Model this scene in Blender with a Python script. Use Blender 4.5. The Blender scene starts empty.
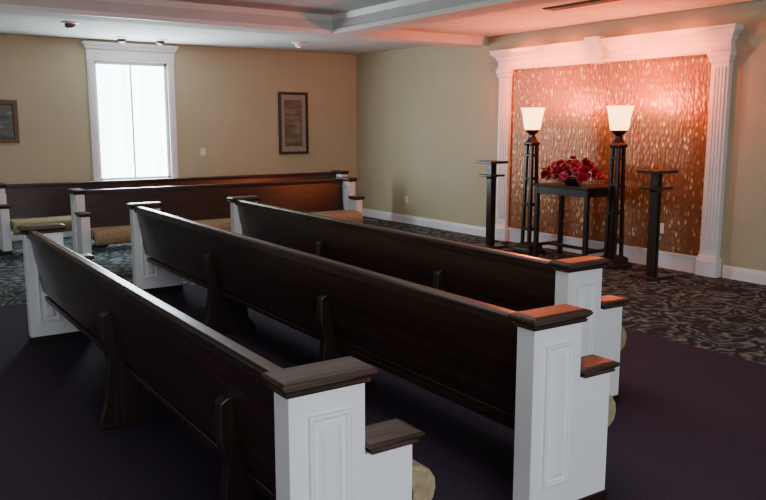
import bpy, bmesh, math, random
from mathutils import Vector, Matrix
random.seed(4)
D=bpy.data
COL=bpy.context.scene.collection

# ---------------------------------------------------------------- materials
def newmat(name):
    m=D.materials.new(name); m.use_nodes=True
    nt=m.node_tree
    return m,nt,nt.nodes['Principled BSDF']
def simple(name,col,rough=.5,metal=0,noise=0,scale=8,bump=0,bscale=60,spec=.5,coat=0):
    m,nt,b=newmat(name)
    b.inputs['Base Color'].default_value=(*col,1)
    b.inputs['Roughness'].default_value=rough
    b.inputs['Metallic'].default_value=metal
    b.inputs['Specular IOR Level'].default_value=spec
    b.inputs['Coat Weight'].default_value=coat
    tc=nt.nodes.new('ShaderNodeTexCoord')
    if noise:
        n=nt.nodes.new('ShaderNodeTexNoise'); n.inputs['Scale'].default_value=scale; n.inputs['Detail'].default_value=6
        nt.links.new(tc.outputs['Object'],n.inputs['Vector'])
        r=nt.nodes.new('ShaderNodeValToRGB')
        r.color_ramp.elements[0].position=.3; r.color_ramp.elements[1].position=.7
        r.color_ramp.elements[0].color=(*[c*(1-noise) for c in col],1)
        r.color_ramp.elements[1].color=(*[min(1,c*(1+noise)) for c in col],1)
        nt.links.new(n.outputs['Fac'],r.inputs['Fac']); nt.links.new(r.outputs['Color'],b.inputs['Base Color'])
    if bump:
        n=nt.nodes.new('ShaderNodeTexNoise'); n.inputs['Scale'].default_value=bscale; n.inputs['Detail'].default_value=5
        nt.links.new(tc.outputs['Object'],n.inputs['Vector'])
        bp=nt.nodes.new('ShaderNodeBump'); bp.inputs['Strength'].default_value=bump; bp.inputs['Distance'].default_value=.01
        nt.links.new(n.outputs['Fac'],bp.inputs['Height']); nt.links.new(bp.outputs['Normal'],b.inputs['Normal'])
    return m
def wood(name,c1,c2,axis='Y',rough=.3,spec=.5):
    m,nt,b=newmat(name)
    tc=nt.nodes.new('ShaderNodeTexCoord'); mp=nt.nodes.new('ShaderNodeMapping')
    s={'Y':(30,1.5,30),'X':(1.5,30,30),'Z':(30,30,1.5)}[axis]
    mp.inputs['Scale'].default_value=s
    n=nt.nodes.new('ShaderNodeTexNoise'); n.inputs['Scale'].default_value=1.3; n.inputs['Detail'].default_value=8; n.inputs['Distortion'].default_value=.6
    r=nt.nodes.new('ShaderNodeValToRGB'); r.color_ramp.elements[0].position=.35; r.color_ramp.elements[1].position=.7
    r.color_ramp.elements[0].color=(*c1,1); r.color_ramp.elements[1].color=(*c2,1)
    nt.links.new(tc.outputs['Object'],mp.inputs['Vector']); nt.links.new(mp.outputs['Vector'],n.inputs['Vector'])
    nt.links.new(n.outputs['Fac'],r.inputs['Fac']); nt.links.new(r.outputs['Color'],b.inputs['Base Color'])
    b.inputs['Roughness'].default_value=rough; b.inputs['Specular IOR Level'].default_value=spec
    return m
def emis(name,col,strength,base=(.8,.8,.8)):
    m,nt,b=newmat(name)
    b.inputs['Base Color'].default_value=(*base,1)
    b.inputs['Emission Color'].default_value=(*col,1); b.inputs['Emission Strength'].default_value=strength
    return m

M_wall=simple('wall_paint',(.46,.415,.275),.75,noise=.04,scale=1.5,bump=.15,bscale=120)
M_ceil=simple('ceiling_paint',(.58,.57,.56),.85,noise=.05,scale=3,bump=.6,bscale=45)
M_white=simple('white_paint',(.80,.80,.81),.45,noise=.02,scale=5)
M_trim=simple('trim_white',(.80,.78,.76),.45)
M_wood=wood('pew_wood',(.014,.006,.005),(.044,.017,.012),'Y',.28)
M_cap=wood('cap_wood',(.022,.012,.009),(.095,.052,.038),'X',.40,.28)
M_dark=wood('dark_wood',(.012,.006,.005),(.030,.013,.010),'Z',.35)
M_cush=simple('cushion_fabric',(.34,.265,.15),.95,noise=.25,scale=40,bump=.4,bscale=200)
M_black=simple('black_frame',(.012,.011,.011),.35)
M_bronze=simple('bronze_eyeball',(.16,.09,.05),.35,metal=.5)
M_gilt=simple('gilt_frame',(.13,.06,.03),.4,metal=.3,noise=.3)
M_mat=simple('picture_mat',(.30,.28,.24),.8)
M_petal=simple('rose_petal',(.42,.008,.04),.5,noise=.6,scale=9)
M_petal2=simple('pink_petal',(.60,.05,.14),.5,noise=.4,scale=9)
M_leaf=simple('leaf_green',(.02,.05,.015),.5,noise=.4,scale=15)
M_plate=simple('plate_plastic',(.75,.73,.66),.4)
M_vent=simple('vent_metal',(.02,.018,.018),.5)
M_can=emis('downlight_glow',(1,.8,.55),1.5,(.3,.25,.2))

def carpet():
    m,nt,b=newmat('carpet')
    N=nt.nodes.new; L=nt.links.new
    tc=N('ShaderNodeTexCoord'); sp=N('ShaderNodeSeparateXYZ'); L(tc.outputs['Object'],sp.inputs[0])
    g1=N('ShaderNodeMath'); g1.operation='GREATER_THAN'; g1.inputs[1].default_value=5.2; L(sp.outputs['X'],g1.inputs[0])
    g2=N('ShaderNodeMath'); g2.operation='GREATER_THAN'; g2.inputs[1].default_value=7.8; L(sp.outputs['Y'],g2.inputs[0])
    mx=N('ShaderNodeMath'); mx.operation='MAXIMUM'; L(g1.outputs[0],mx.inputs[0]); L(g2.outputs[0],mx.inputs[1])
    nz=N('ShaderNodeTexNoise'); nz.inputs['Scale'].default_value=2.6; nz.inputs['Detail'].default_value=2.5; L(tc.outputs['Object'],nz.inputs['Vector'])
    vm=N('ShaderNodeVectorMath'); vm.operation='MULTIPLY_ADD'; vm.inputs[1].default_value=(.6,.6,0)
    L(nz.outputs['Color'],vm.inputs[0]); L(tc.outputs['Object'],vm.inputs[2])
    vo=N('ShaderNodeTexVoronoi'); vo.feature='F1'; vo.inputs['Scale'].default_value=3.6; L(vm.outputs[0],vo.inputs['Vector'])
    mul=N('ShaderNodeMath'); mul.operation='MULTIPLY'; mul.inputs[1].default_value=22; L(vo.outputs['Distance'],mul.inputs[0])
    sn=N('ShaderNodeMath'); sn.operation='SINE'; L(mul.outputs[0],sn.inputs[0])
    n3=N('ShaderNodeTexNoise'); n3.inputs['Scale'].default_value=11; n3.inputs['Detail'].default_value=6; n3.inputs['Roughness'].default_value=.65; L(tc.outputs['Object'],n3.inputs['Vector'])
    mr=N('ShaderNodeMath'); mr.operation='MULTIPLY_ADD'; mr.inputs[1].default_value=.15; L(sn.outputs[0],mr.inputs[0]); L(n3.outputs['Fac'],mr.inputs[2])
    r=N('ShaderNodeValToRGB'); cr=r.color_ramp
    cr.elements[0].position=.38; cr.elements[0].color=(.022,.029,.031,1)
    cr.elements[1].position=.74; cr.elements[1].color=(.24,.26,.25,1)
    e=cr.elements.new(.50); e.color=(.052,.062,.064,1)
    e=cr.elements.new(.60); e.color=(.115,.130,.128,1)
    L(mr.outputs[0],r.inputs['Fac'])
    n2=N('ShaderNodeTexNoise'); n2.inputs['Scale'].default_value=140; n2.inputs['Detail'].default_value=4; L(tc.outputs['Object'],n2.inputs['Vector'])
    r3=N('ShaderNodeValToRGB'); r3.color_ramp.elements[0].position=.3; r3.color_ramp.elements[1].position=.75
    r3.color_ramp.elements[0].color=(.030,.019,.034,1); r3.color_ramp.elements[1].color=(.080,.052,.088,1)
    L(n2.outputs['Fac'],r3.inputs['Fac'])
    mm=N('ShaderNodeMix'); mm.data_type='RGBA'; L(mx.outputs[0],mm.inputs['Factor']); L(r3.outputs['Color'],mm.inputs['A']); L(r.outputs['Color'],mm.inputs['B'])
    L(mm.outputs['Result'],b.inputs['Base Color'])
    b.inputs['Roughness'].default_value=.95; b.inputs['Specular IOR Level'].default_value=.15
    bp=N('ShaderNodeBump'); bp.inputs['Strength'].default_value=.5; bp.inputs['Distance'].default_value=.01
    L(n2.outputs['Fac'],bp.inputs['Height']); L(bp.outputs['Normal'],b.inputs['Normal'])
    return m
M_carpet=carpet()

def panelmat():
    m,nt,b=newmat('gold_leaf_panel')
    N=nt.nodes.new; L=nt.links.new
    tc=N('ShaderNodeTexCoord'); 
    mp=N('ShaderNodeMapping'); mp.inputs['Scale'].default_value=(1,28,13); L(tc.outputs['Object'],mp.inputs['Vector'])
    vo=N('ShaderNodeTexVoronoi'); vo.voronoi_dimensions='3D'; vo.inputs['Scale'].default_value=1; vo.inputs['Randomness'].default_value=.7; L(mp.outputs['Vector'],vo.inputs['Vector'])
    r=N('ShaderNodeValToRGB'); cr=r.color_ramp
    cr.elements[0].position=.12; cr.elements[0].color=(1,1,1,1)
    cr.elements[1].position=.50; cr.elements[1].color=(.0,.0,.0,1)
    L(vo.outputs['Distance'],r.inputs['Fac'])
    sc=N('ShaderNodeSeparateColor'); L(vo.outputs['Color'],sc.inputs[0])
    pw=N('ShaderNodeMath'); pw.operation='POWER'; pw.inputs[1].default_value=2.6; L(sc.outputs[0],pw.inputs[0])
    mu=N('ShaderNodeMath'); mu.operation='MULTIPLY'; L(r.outputs['Color'],mu.inputs[0]); L(pw.outputs[0],mu.inputs[1])
    mx=N('ShaderNodeMix'); mx.data_type='RGBA'; mx.inputs['A'].default_value=(.25,.115,.045,1); mx.inputs['B'].default_value=(1,.72,.40,1)
    L(mu.outputs[0],mx.inputs['Factor']); L(mx.outputs['Result'],b.inputs['Base Color'])
    b.inputs['Metallic'].default_value=.35; b.inputs['Roughness'].default_value=.42
    bp=N('ShaderNodeBump'); bp.inputs['Strength'].default_value=.4; bp.inputs['Distance'].default_value=.02; bp.invert=True
    L(vo.outputs['Distance'],bp.inputs['Height']); L(bp.outputs['Normal'],b.inputs['Normal'])
    return m
M_panel=panelmat()

def curtainmat():
    m,nt,b=newmat('sheer_curtain_daylight')
    N=nt.nodes.new; L=nt.links.new
    tc=N('ShaderNodeTexCoord'); mp=N('ShaderNodeMapping'); mp.inputs['Scale'].default_value=(9,1,.4); L(tc.outputs['Object'],mp.inputs['Vector'])
    n=N('ShaderNodeTexNoise'); n.inputs['Scale'].default_value=1.0; n.inputs['Detail'].default_value=2; L(mp.outputs['Vector'],n.inputs['Vector'])
    r=N('ShaderNodeValToRGB'); r.color_ramp.elements[0].position=.3; r.color_ramp.elements[1].position=.7
    r.color_ramp.elements[0].color=(.50,.72,.80,1); r.color_ramp.elements[1].color=(.85,.97,1,1)
    L(n.outputs['Fac'],r.inputs['Fac']); L(r.outputs['Color'],b.inputs['Emission Color'])
    b.inputs['Emission Strength'].default_value=13
    b.inputs['Base Color'].default_value=(.8,.85,.9,1)
    return m
M_curt=curtainmat()

def picmat(name,cols,sc=(3,3,3)):
    m,nt,b=newmat(name); N=nt.nodes.new; L=nt.links.new
    tc=N('ShaderNodeTexCoord'); mp=N('ShaderNodeMapping'); mp.inputs['Scale'].default_value=sc; L(tc.outputs['Object'],mp.inputs['Vector'])
    n=N('ShaderNodeTexNoise'); n.inputs['Scale'].default_value=2; n.inputs['Detail'].default_value=7; L(mp.outputs['Vector'],n.inputs['Vector'])
    r=N('ShaderNodeValToRGB'); cr=r.color_ramp
    cr.elements[0].position=.3; cr.elements[0].color=(*cols[0],1); cr.elements[1].position=.7; cr.elements[1].color=(*cols[-1],1)
    for i,c in enumerate(cols[1:-1]):
        e=cr.elements.new(.3+.4*(i+1)/(len(cols)-1)); e.color=(*c,1)
    L(n.outputs['Fac'],r.inputs['Fac']); L(r.outputs['Color'],b.inputs['Base Color']); b.inputs['Roughness'].default_value=.5
    return m

# ---------------------------------------------------------------- builders
def empty(name,loc=(0,0,0),rz=0):
    e=D.objects.new(name,None); e.location=loc; e.rotation_euler=(0,0,rz); COL.objects.link(e); return e
def finish(name,bm,mats,parent=None,bevel=0,smooth=False,seg=2):
    bmesh.ops.recalc_face_normals(bm,faces=bm.faces)
    me=D.meshes.new(name); bm.to_mesh(me); bm.free()
    if not isinstance(mats,(list,tuple)): mats=[mats]
    for m in mats: me.materials.append(m)
    o=D.objects.new(name,me); COL.objects.link(o)
    if parent: o.parent=parent
    if smooth:
        for p in me.polygons: p.use_smooth=True
    if bevel:
        b=o.modifiers.new('bevel','BEVEL'); b.width=bevel; b.segments=seg; b.limit_method='ANGLE'
    return o
def add_box(bm,x0,x1,y0,y1,z0,z1,mi=0):
    vs=[bm.verts.new((x,y,z)) for x in(x0,x1) for y in(y0,y1) for z in(z0,z1)]
    for f in((0,1,3,2),(4,6,7,5),(0,4,5,1),(2,3,7,6),(0,2,6,4),(1,5,7,3)):
        fc=bm.faces.new([vs[i] for i in f]); fc.material_index=mi
def box(name,x0,x1,y0,y1,z0,z1,mat,parent=None,bevel=0):
    bm=bmesh.new(); add_box(bm,x0,x1,y0,y1,z0,z1); return finish(name,bm,mat,parent,bevel)
def add_loft(bm,rings,mi=0,cap=True):
    R=[[bm.verts.new(p) for p in r] for r in rings]
    n=len(R[0])
    for a,b in zip(R,R[1:]):
        for i in range(n):
            f=bm.faces.new((a[i],a[(i+1)%n],b[(i+1)%n],b[i])); f.material_index=mi
    if cap:
        for r in(R[0],R[-1]):
            f=bm.faces.new(r); f.material_index=mi
def add_stack(bm,x0,x1,y0,y1,levels,mi=0):
    add_loft(bm,[[(x0-o,y0-o,z),(x1+o,y0-o,z),(x1+o,y1+o,z),(x0-o,y1+o,z)] for o,z in levels],mi)
def add_prism(bm,pts,y0,y1,mi=0):
    add_loft(bm,[[(x,y0,z) for x,z in pts],[(x,y1,z) for x,z in pts]],mi)
def lathe(bm,prof,cx,cy,n=32,rib=0,mi=0,cap=True):
    rings=[]
    for r,z in prof:
        rings.append([(cx+math.cos(2*math.pi*i/n)*r*(1+(rib if i%2 else -rib)),cy+math.sin(2*math.pi*i/n)*r*(1+(rib if i%2 else -rib)),z) for i in range(n)])
    add_loft(bm,rings,mi,cap)

# ---------------------------------------------------------------- room
XR=7.875; YB=12.31; ZC=2.90; XL=-4.0; YN=-4.0
WX0,WX1,WZ0,WZ1=3.25,4.36,.80,2.60
box('floor',XL,XR+.15,YN,YB+.15,-.1,0,M_carpet)
bm=bmesh.new()
add_box(bm,XL,WX0,YB,YB+.15,0,3.3); add_box(bm,WX1,XR+.15,YB,YB+.15,0,3.3)
add_box(bm,WX0,WX1,YB,YB+.15,0,WZ0); add_box(bm,WX0,WX1,YB,YB+.15,WZ1,3.3)
finish('wall_left',bm,M_wall)
box('wall_right',XR,XR+.15,YN,YB,0,3.3,M_wall)
BX0,BX1,BY0,BY1,ZB=5.27,5.63,8.78,9.16,2.78
bm=bmesh.new()
add_box(bm,XL,XR,BY0,YB,ZC,3.3)
add_box(bm,BX0,XR,YN,BY0,ZC,3.3)
add_box(bm,XL,BX0,YN,BY0,3.0,3.3)
finish('ceiling',bm,M_ceil)
bm=bmesh.new()
add_box(bm,XL,XR,BY0,BY1,ZB,ZC); add_box(bm,BX0,BX1,YN,BY0,ZB,ZC)
finish('ceiling_beams',bm,M_ceil)
bm=bmesh.new()
add_box(bm,XL,BX0,BY0-.02,BY0,ZB,ZB+.05); add_box(bm,BX0-.02,BX0,YN,BY0-.02,ZB,ZB+.05)
add_loft(bm,[[(XL,BY0,2.94),(XL,BY0-.02,2.94),(XL,BY0-.06,3.0),(XL,BY0,3.0)],[(BX0,BY0,2.94),(BX0,BY0-.02,2.94),(BX0,BY0-.06,3.0),(BX0,BY0,3.0)]])
add_loft(bm,[[(BX0,YN,2.94),(BX0-.02,YN,2.94),(BX0-.06,YN,3.0),(BX0,YN,3.0)],[(BX0,BY0,2.94),(BX0-.02,BY0,2.94),(BX0-.06,BY0,3.0),(BX0,BY0,3.0)]])
finish('trim_1',bm,M_trim)
def baseboard(name,a,b,along,face):
    bm=bmesh.new()
    prof=[(0,0),(.018,0),(.018,.10),(.012,.12),(.008,.14),(0,.14)]
    if along=='Y': add_loft(bm,[[(face-p,y,z) for p,z in prof] for y in(a,b)])
    else: add_loft(bm,[[(x,face-p,z) for p,z in prof] for x in(a,b)])
    finish(name,bm,M_white)
baseboard('baseboard_left',XL,XR-.02,'X',YB)
baseboard('baseboard_right',8.48,YB-.02,'Y',XR)
baseboard('baseboard_right_near',YN,4.88,'Y',XR)

# window
w=empty('window_1')
box('curtain_pane',WX0,WX1,YB+.09,YB+.10,WZ0,WZ1,M_curt,w)
bm=bmesh.new()
for x0,x1,z0,z1 in((WX0,WX0+.04,WZ0,WZ1),(WX1-.04,WX1,WZ0,WZ1),(WX0,WX1,WZ0,WZ0+.05),(WX0,WX1,WZ1-.05,WZ1)):
    add_box(bm,x0,x1,YB+.03,YB+.08,z0,z1)
finish('sash',bm,M_white,w,.004)
bm=bmesh.new(); 
mx=(WX0+WX1)/2
add_box(bm,mx-.012,mx+.012,YB+.05,YB+.085,WZ0+.05,WZ1-.05)
finish('mullion',bm,simple('mullion_grey',(.7,.75,.78),.5),w)
bm=bmesh.new()
for a,b_ in((WX0-.105,WX0),(WX1,WX1+.105)):
    add_box(bm,a,b_,YB-.03,YB,WZ0-.1,WZ1)
    add_box(bm,a+.02,b_-.02,YB-.04,YB-.03,WZ0,WZ1)
add_box(bm,WX0-.11,WX1+.11,YB-.035,YB,WZ1,WZ1+.17)
add_stack(bm,WX0-.11,WX1+.11,YB-.035,YB,[(0,WZ1+.15),(.02,WZ1+.17),(.03,WZ1+.2),(.055,WZ1+.235),(.055,WZ1+.265)])
add_box(bm,WX0-.14,WX1+.14,YB-.08,YB,WZ0-.04,WZ0)
finish('casing',bm,M_white,w,.004)

for i,(x,y) in enumerate([(3.53,11.80),(4.08,11.76),(5.96,10.95),(2.5,10.45)]):
    e=empty('recessed_downlight' if i==0 else 'recessed_downlight.%03d'%i,(x,y,ZC))
    bm=bmesh.new(); lathe(bm,[(.075,-.001),(.105,-.001),(.105,-.012),(.085,-.022),(.065,-.010),(.065,-.001)],0,0,28)
    finish('trim_ring',bm,M_white,e,smooth=False)
    bm=bmesh.new(); lathe(bm,[(.062,-.002),(.066,-.03),(.058,-.055),(.045,-.068),(.034,-.070)],0,0,24)
    finish('eyeball',bm,M_bronze if i!=2 else M_white,e,smooth=True)
    bm=bmesh.new(); lathe(bm,[(.032,-.068),(.030,-.075),(.015,-.08)],0,0,20)
    finish('lens',bm,M_can,e,smooth=True)
e=empty('ceiling_air_vent')
bm=bmesh.new(); add_box(bm,6.42,6.60,5.3,6.30,ZC-.012,ZC)
for k in range(4): add_box(bm,6.43+k*.042,6.45+k*.042,5.32,6.28,ZC-.022,ZC-.011)
finish('grille',bm,M_vent,e)

# ---------------------------------------------------------------- altar feature panel
PY0,PY1=4.93,8.46
f=empty('decorative_wall_panel')
box('gold_leaf_field',XR-.02,XR,PY0+.18,PY1-.18,.2,2.47,M_panel,f)
bm=bmesh.new()
PW=.21
for y0 in(PY0,PY1-PW):
    y1=y0+PW
    add_box(bm,XR-.07,XR,y0,y1,.2,2.35)
    for k in range(4):
        a=y0+.034+k*.038
        add_box(bm,XR-.082,XR-.07,a,a+.022,.32,2.26)
    add_stack(bm,XR-.09,XR,y0-.01,y1+.01,[(.012,0),(.012,.17),(.004,.19),(.0,.215),(-.012,.23)])
    add_stack(bm,XR-.08,XR,y0,y1,[(0,2.30),(.015,2.33),(.015,2.35),(.03,2.38),(.03,2.42)])
add_box(bm,XR-.05,XR,PY0+PW,PY1-PW,0,.2)
add_box(bm,XR-.062,XR,PY0+PW,PY1-PW,.17,.2)
finish('pilasters',bm,M_white,f,.003)
bm=bmesh.new()
add_stack(bm,XR-.08,XR,PY0-.01,PY1+.01,[(0,2.41),(0,2.42),(.012,2.43),(.012,2.45),(0,2.46),(0,2.53),(.02,2.55),(.03,2.58),(.07,2.62),(.085,2.635),(.085,2.66),(.095,2.68)])
finish('cornice',bm,M_white,f)
bm=bmesh.new(); yc=(PY0+PY1)/2
add_loft(bm,[[(XR-.15,yc-.06,2.40),(XR-.02,yc-.06,2.40),(XR-.02,yc+.06,2.40),(XR-.15,yc+.06,2.40)],[(XR-.2,yc-.09,2.65),(XR-.02,yc-.09,2.65),(XR-.02,yc+.09,2.65),(XR-.2,yc+.09,2.65)],
 [(XR-.22,yc-.11,2.71),(XR-.02,yc-.11,2.71),(XR-.02,yc+.11,2.71),(XR-.22,yc+.11,2.71)]])
finish('keystone',bm,M_white,f,.004)

# ---------------------------------------------------------------- pews
def pew(i,loc,length,rz,sups):
    e=empty('church_pew' if i==0 else 'church_pew.%03d'%i,loc,rz)
    T=.10; P=.272; W=.460
    for k,y0 in enumerate((0,length-T)):
        bm=bmesh.new()
        add_prism(bm,[(0,.05),(W,.05),(W,.60),(P,.60),(P,.85),(0,.85)],y0,y0+T)
        for s,yf in((-1,y0),(1,y0+T)):
            x0,x1,z0,z1=.065,.215,.16,.77
            rings=[]
            for ins,out in((0,-.002),(0,.012),(.008,.017),(.016,.012),(.020,.001),(.032,.001),(.050,.018),(.052,.018)):
                rings.append([(x0+ins,yf+s*out,z0+ins),(x1-ins,yf+s*out,z0+ins),(x1-ins,yf+s*out,z1-ins),(x0+ins,yf+s*out,z1-ins)])
            add_loft(bm,rings)
        finish('end_panel_%d'%(k+1),bm,M_white,e,.003)
        bm=bmesh.new()
        add_stack(bm,0,W,y0,y0+T,[(.006,0),(.006,.045),(.0,.052)])
        finish('end_plinth_%d'%(k+1),bm,M_dark,e)
        bm=bmesh.new()
        lv=[(.004,0),(.014,.004),(.016,.014),(.010,.018),(.022,.028),(.030,.036),(.030,.044),(.024,.052),(.006,.058)]
        add_stack(bm,0,P,y0,y0+T,[(o,z+.842) for o,z in lv])
        add_stack(bm,P+.03,W,y0,y0+T,[(o,z*.85+.595) for o,z in lv])
        finish('end_cap_%d'%(k+1),bm,M_cap,e,.002)
    a,b_=T,length-T
    bm=bmesh.new()
    add_prism(bm,[(.03,.86),(.075,.86),(.145,.40),(.10,.40)],a,b_)
    add_prism(bm,[(.012,.82),(.012,.865),(.024,.878),(.07,.878),(.085,.865),(.085,.82)],a,b_)
    finish('backrest',bm,M_wood,e,.004)
    box('seat_board',.11,.54,a,b_,.33,.365,M_wood,e,.005)
    bm=bmesh.new()
    add_prism(bm,[(.15,.365),(.15,.43),(.38,.445),(.54,.445),(.59,.435),(.625,.415),(.648,.38),(.652,.34),(.640,.30),(.61,.272),(.575,.265),(.548,.285),(.54,.365)],a+.01,b_-.01)
    finish('seat_cushion',bm,M_cush,e,.012,seg=3)
    for s,y in enumerate(sups):
        bm=bmesh.new()
        add_prism(bm,[(.05,.66),(.02,.64),(.015,.50),(.04,.38),(.015,.15),(-.02,.03),(-.02,0),(.42,0),(.42,.04),(.36,.12),(.34,.27),(.40,.335),(.13,.335),(.14,.42),(.10,.66)],y-.03,y+.03)
        finish('support_%d'%(s+1),bm,M_dark,e,.006)
    return e
dg=math.radians
pew(0,(1.045,2.02,0),4.39,-dg(.62),(.62,2.25))
pew(1,(2.215,2.16,0),5.55,-dg(.85),(1.80,3.62))
pew(2,(3.275,2.95,0),4.84,-dg(1.3),(1.25,2.95))
pew(3,(2.25,9.90,0),3.88,-math.pi/2,(1.3,2.6))
pew(4,(1.64,11.42,0),5.30,-math.pi/2,(1.3,2.6,3.9))

# ---------------------------------------------------------------- altar furniture
M_shade=emis('frosted_glass_shade',(1,.50,.15),7.5,(.9,.8,.65))
def torch(i,x,y):
    e=empty('torchiere_floor_lamp' if i==0 else 'torchiere_floor_lamp.%03d'%i,(x,y,0))
    bm=bmesh.new()
    add_stack(bm,-.15,.15,-.15,.15,[(0,0),(0,.04),(-.02,.055),(-.03,.07),(-.03,.11),(-.07,.14)])
    for sx in(-1,1):
        for sy in(-1,1):
            p0=.062;p1=.042;h=.018
            add_loft(bm,[[(sx*p+a*h,sy*p+b*h,z) for a,b in((-1,-1),(1,-1),(1,1),(-1,1))] for p,z in((p0,.13),(p1,1.40))])
    for z,o in((.30,.072),(.62,.068),(.95,.064),(1.25,.060)):
        add_stack(bm,-o,o,-o,o,[(-.006,z),(.004,z+.01),(.004,z+.03),(-.006,z+.04)])
    lathe(bm,[(.028,.13),(.028,1.40)],0,0,16)
    add_stack(bm,-.05,.05,-.05,.05,[(.01,1.39),(.022,1.41),(.022,1.43),(0,1.45),(-.02,1.50),(-.02,1.53)])
    lathe(bm,[(.03,1.52),(.055,1.545),(.085,1.57),(.09,1.59),(.07,1.60)],0,0,24)
    finish('column',bm,M_dark,e,.002)
    bm=bmesh.new()
    lathe(bm,[(.095,1.595),(.102,1.62),(.112,1.68),(.124,1.76),(.140,1.83),(.155,1.865),(.150,1.865),(.134,1.83),(.118,1.76),(.106,1.68),(.090,1.62)],0,0,48,.018,cap=False)
    finish('glass_shade',bm,M_shade,e,smooth=True)
    l=D.lights.new('bulb','POINT'); l.energy=100; l.color=(1,.16,.05); l.shadow_soft_size=.05
    lo=D.objects.new('bulb',l); lo.location=(0,0,1.90); lo.parent=e; COL.objects.link(lo)
torch(0,7.33,7.30); torch(1,7.40,5.99)

t=empty('altar_table',(7.39,6.62,0))
hx,hy,H=.25,.43,.93
bm=bmesh.new()
add_stack(bm,-hx,hx,-hy,hy,[(0,H-.035),(.02,H-.03),(.022,H-.008),(.015,H)])
finish('table_top',bm,M_dark,t)
bm=bmesh.new()
for sx in(-1,1):
    for sy in(-1,1):
        cx,cy=sx*(hx-.03),sy*(hy-.03)
        add_box(bm,cx-.025,cx+.025,cy-.025,cy+.025,0,H-.03)
add_box(bm,-hx+.02,hx-.02,-hy+.01,-hy+.03,H-.12,H-.03); add_box(bm,-hx+.02,hx-.02,hy-.03,hy-.01,H-.12,H-.03)
add_box(bm,-hx+.01,-hx+.03,-hy+.02,hy-.02,H-.12,H-.03); add_box(bm,hx-.03,hx-.01,-hy+.02,hy-.02,H-.12,H-.03)
for s in(-1,1): add_box(bm,-hx+.02,hx-.02,s*(hy-.03)-.012,s*(hy-.03)+.012,.14,.18)
add_box(bm,-.012,.012,-hy+.03,hy-.03,.14,.18)
finish('table_frame',bm,M_dark,t,.003)

def pedestal(i,x,y):
    e=empty('display_pedestal' if i==0 else 'display_pedestal.%03d'%i,(x,y,0))
    bm=bmesh.new()
    add_stack(bm,-.17,.17,-.17,.17,[(0,0),(0,.02),(-.01,.03)])
    add_box(bm,-.045,-.012,-.045,.045,.03,1.14); add_box(bm,.012,.045,-.045,.045,.03,1.14)
    add_box(bm,-.016,.016,-.028,.028,.03,1.14)
    add_stack(bm,-.12,.12,-.12,.12,[(0,.965),(.005,.97),(.005,.988),(0,.993)])
    add_stack(bm,-.055,.055,-.055,.055,[(-.01,.93),(0,.965)])
    add_stack(bm,-.15,.15,-.15,.15,[(0,1.14),(.005,1.145),(.005,1.168),(0,1.175)])
    finish('pedestal_body',bm,M_dark,e,.003)
pedestal(0,7.25,7.96); pedestal(1,7.25,5.34)

def petal(bm,c,n,side,size,tilt,mi):
    n=n.normalized(); s=side.normalized(); u=n.cross(s).normalized()
    g=[]
    for a in range(3):
        row=[]
        t=a/2
        for b in(-1,0,1):
            wdt=size*(.35+.5*math.sin(math.pi*min(1,t*.75+.1)))
            out=size*(.15+t*math.sin(tilt)); up=size*t*math.cos(tilt)
            cup=-.18*size*abs(b)
            row.append(bm.verts.new(c+s*(out+cup)+u*(b*wdt*.6)+n*(up+random.uniform(-.04,.04)*size)))
        g.append(row)
    for a in range(2):
        for b in range(2):
            f=bm.faces.new((g[a][b],g[a][b+1],g[a+1][b+1],g[a+1][b])); f.material_index=mi
e=empty('red_flower_arrangement',(7.35,6.62,.93))
bm=bmesh.new()
for k in range(76):
    th=random.uniform(0,2*math.pi); r=math.sqrt(random.random())
    px,py=.19*r*math.cos(th),.44*r*math.sin(th)
    pz=.07+.19*(1-r*r)+random.uniform(-.02,.06)
    c=Vector((px,py,pz)); n=Vector((px*2.2-.04,py*1.6,.22)).normalized()
    mi=0 if random.random()<.7 else 1
    ref=n.orthogonal().normalized()
    sz=random.uniform(.042,.06)
    for ring,(tl,cnt,ss) in enumerate(((.15,4,.6),(.55,5,.85),(1.05,6,1.0))):
        for j in range(cnt):
            s=Matrix.Rotation(2*math.pi*j/cnt+ring*.5,3,n)@ref
            petal(bm,c,n,s,sz*ss,tl,mi)
finish('roses',bm,[M_petal,M_petal2],e,smooth=True)
bm=bmesh.new()
for k in range(130):
    th=random.uniform(0,2*math.pi); r=random.uniform(.5,1.12)
    c=Vector((.19*r*math.cos(th),.42*r*math.sin(th),.04+.16*random.random()))
    d=Vector((math.cos(th),math.sin(th),random.uniform(-.2,.7))).normalized(); s=d.cross(Vector((0,0,1))).normalized(); L=random.uniform(.05,.09)
    v=[bm.verts.new(c+d*a*L+s*b*L*.28+Vector((0,0,z))) for a,b,z in((0,0,0),(.4,1,.004),(1,0,-.01),(.4,-1,.004))]
    bm.faces.new(v)
finish('leaves',bm,M_leaf,e)
bm=bmesh.new(); lathe(bm,[(.07,0),(.09,.02),(.12,.06),(.13,.08),(.12,.09)],0,0,24)
finish('bowl',bm,M_black,e,smooth=True)

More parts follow.
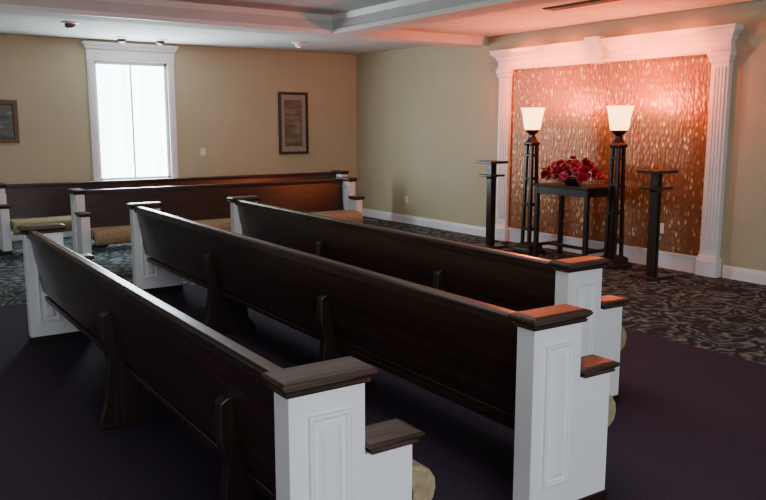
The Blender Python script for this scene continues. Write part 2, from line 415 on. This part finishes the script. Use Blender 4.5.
# ---------------------------------------------------------------- wall pictures / plates
def picture(name,x0,x1,z0,z1,fr,mw,art,matte,fw):
    e=empty(name,(0,0,0)); Y=YB
    bm=bmesh.new()
    for a,b_,c,d in((x0,x0+fw,z0,z1),(x1-fw,x1,z0,z1),(x0+fw,x1-fw,z0,z0+fw),(x0+fw,x1-fw,z1-fw,z1)):
        add_box(bm,a,b_,Y-.035,Y-.002,c,d)
    finish('frame',bm,fr,e,.004)
    box('mat_board',x0+fw,x1-fw,Y-.015,Y-.003,z0+fw,z1-fw,matte,e)
    box('artwork',x0+fw+mw,x1-fw-mw,Y-.019,Y-.015,z0+fw+mw*1.3,z1-fw-mw*1.3,art,e)
picture('framed_picture',6.28,6.85,1.15,2.21,M_black,.07,picmat('art_muted',[(.05,.04,.025),(.13,.11,.07),(.22,.20,.16)],(2,2,6)),M_mat,.045)
picture('framed_landscape_painting',1.45,2.155,1.40,2.0,M_gilt,.01,picmat('art_landscape',[(.03,.05,.06),(.14,.10,.04),(.05,.12,.18),(.30,.33,.34)],(2,2,7)),M_black,.06)
def plate(name,loc,axis):
    e=empty(name,loc); bm=bmesh.new()
    if axis=='Y': add_box(bm,-.04,.04,-.008,-.001,-.06,.06); add_box(bm,-.006,.006,-.018,-.008,-.012,.012)
    else:
        add_box(bm,-.008,-.001,-.04,.04,-.06,.06)
        add_box(bm,-.012,-.008,-.018,.018,.01,.04); add_box(bm,-.012,-.008,-.018,.018,-.04,-.01)
    finish('cover',bm,M_plate,e,.002)
plate('light_switch',(4.905,YB,1.22),'Y')
plate('wall_outlet',(XR,10.74,.40),'X')
plate('wall_outlet.001',(XR-.02,5.69,.46),'X')

# ---------------------------------------------------------------- lights
def area(name,loc,rot,sx,sy,en,col):
    l=D.lights.new(name,'AREA'); l.shape='RECTANGLE'; l.size=sx; l.size_y=sy; l.energy=en; l.color=col
    o=D.objects.new(name,l); o.location=loc; o.rotation_euler=rot; COL.objects.link(o); return o
area('daylight_behind',(0.5,-3.0,1.9),(math.radians(90),0,math.radians(-8)),4,1.8,185,(.88,.94,1))
area('tray_fill',(2.5,4.5,2.98),(0,0,0),3,3,45,(1,.94,.85))  # added fill to brighten the room, not a fixture in the tray
area('window_daylight',((WX0+WX1)/2,YB-.1,1.7),(math.radians(-90),0,0),1.0,1.7,150,(.80,.94,1))
for y,en in((5.5,150),(6.1,130),(7.2,130),(7.9,150)):
    l=D.lights.new('accent_spot','SPOT'); l.energy=en; l.color=(1,.125,.025); l.spot_size=math.radians(85); l.spot_blend=1; l.shadow_soft_size=.06
    o=D.objects.new('accent_spot',l); o.location=(7.15,y,2.86); COL.objects.link(o)
    o.rotation_euler=(Vector((XR,y,2.2))-Vector(o.location)).to_track_quat('-Z','Y').to_euler()
wld=D.worlds.new('world'); wld.use_nodes=True; bpy.context.scene.world=wld
wld.node_tree.nodes['Background'].inputs[0].default_value=(.82,.87,.92,1)
wld.node_tree.nodes['Background'].inputs[1].default_value=.60

# ---------------------------------------------------------------- camera
cd=D.cameras.new('camera'); cd.lens=37.03; cd.sensor_width=36
c=D.objects.new('camera',cd); c.location=(0,0,1.65); c.rotation_euler=(math.radians(90-9.01),0,math.radians(-34.5)); COL.objects.link(c)
bpy.context.scene.camera=c
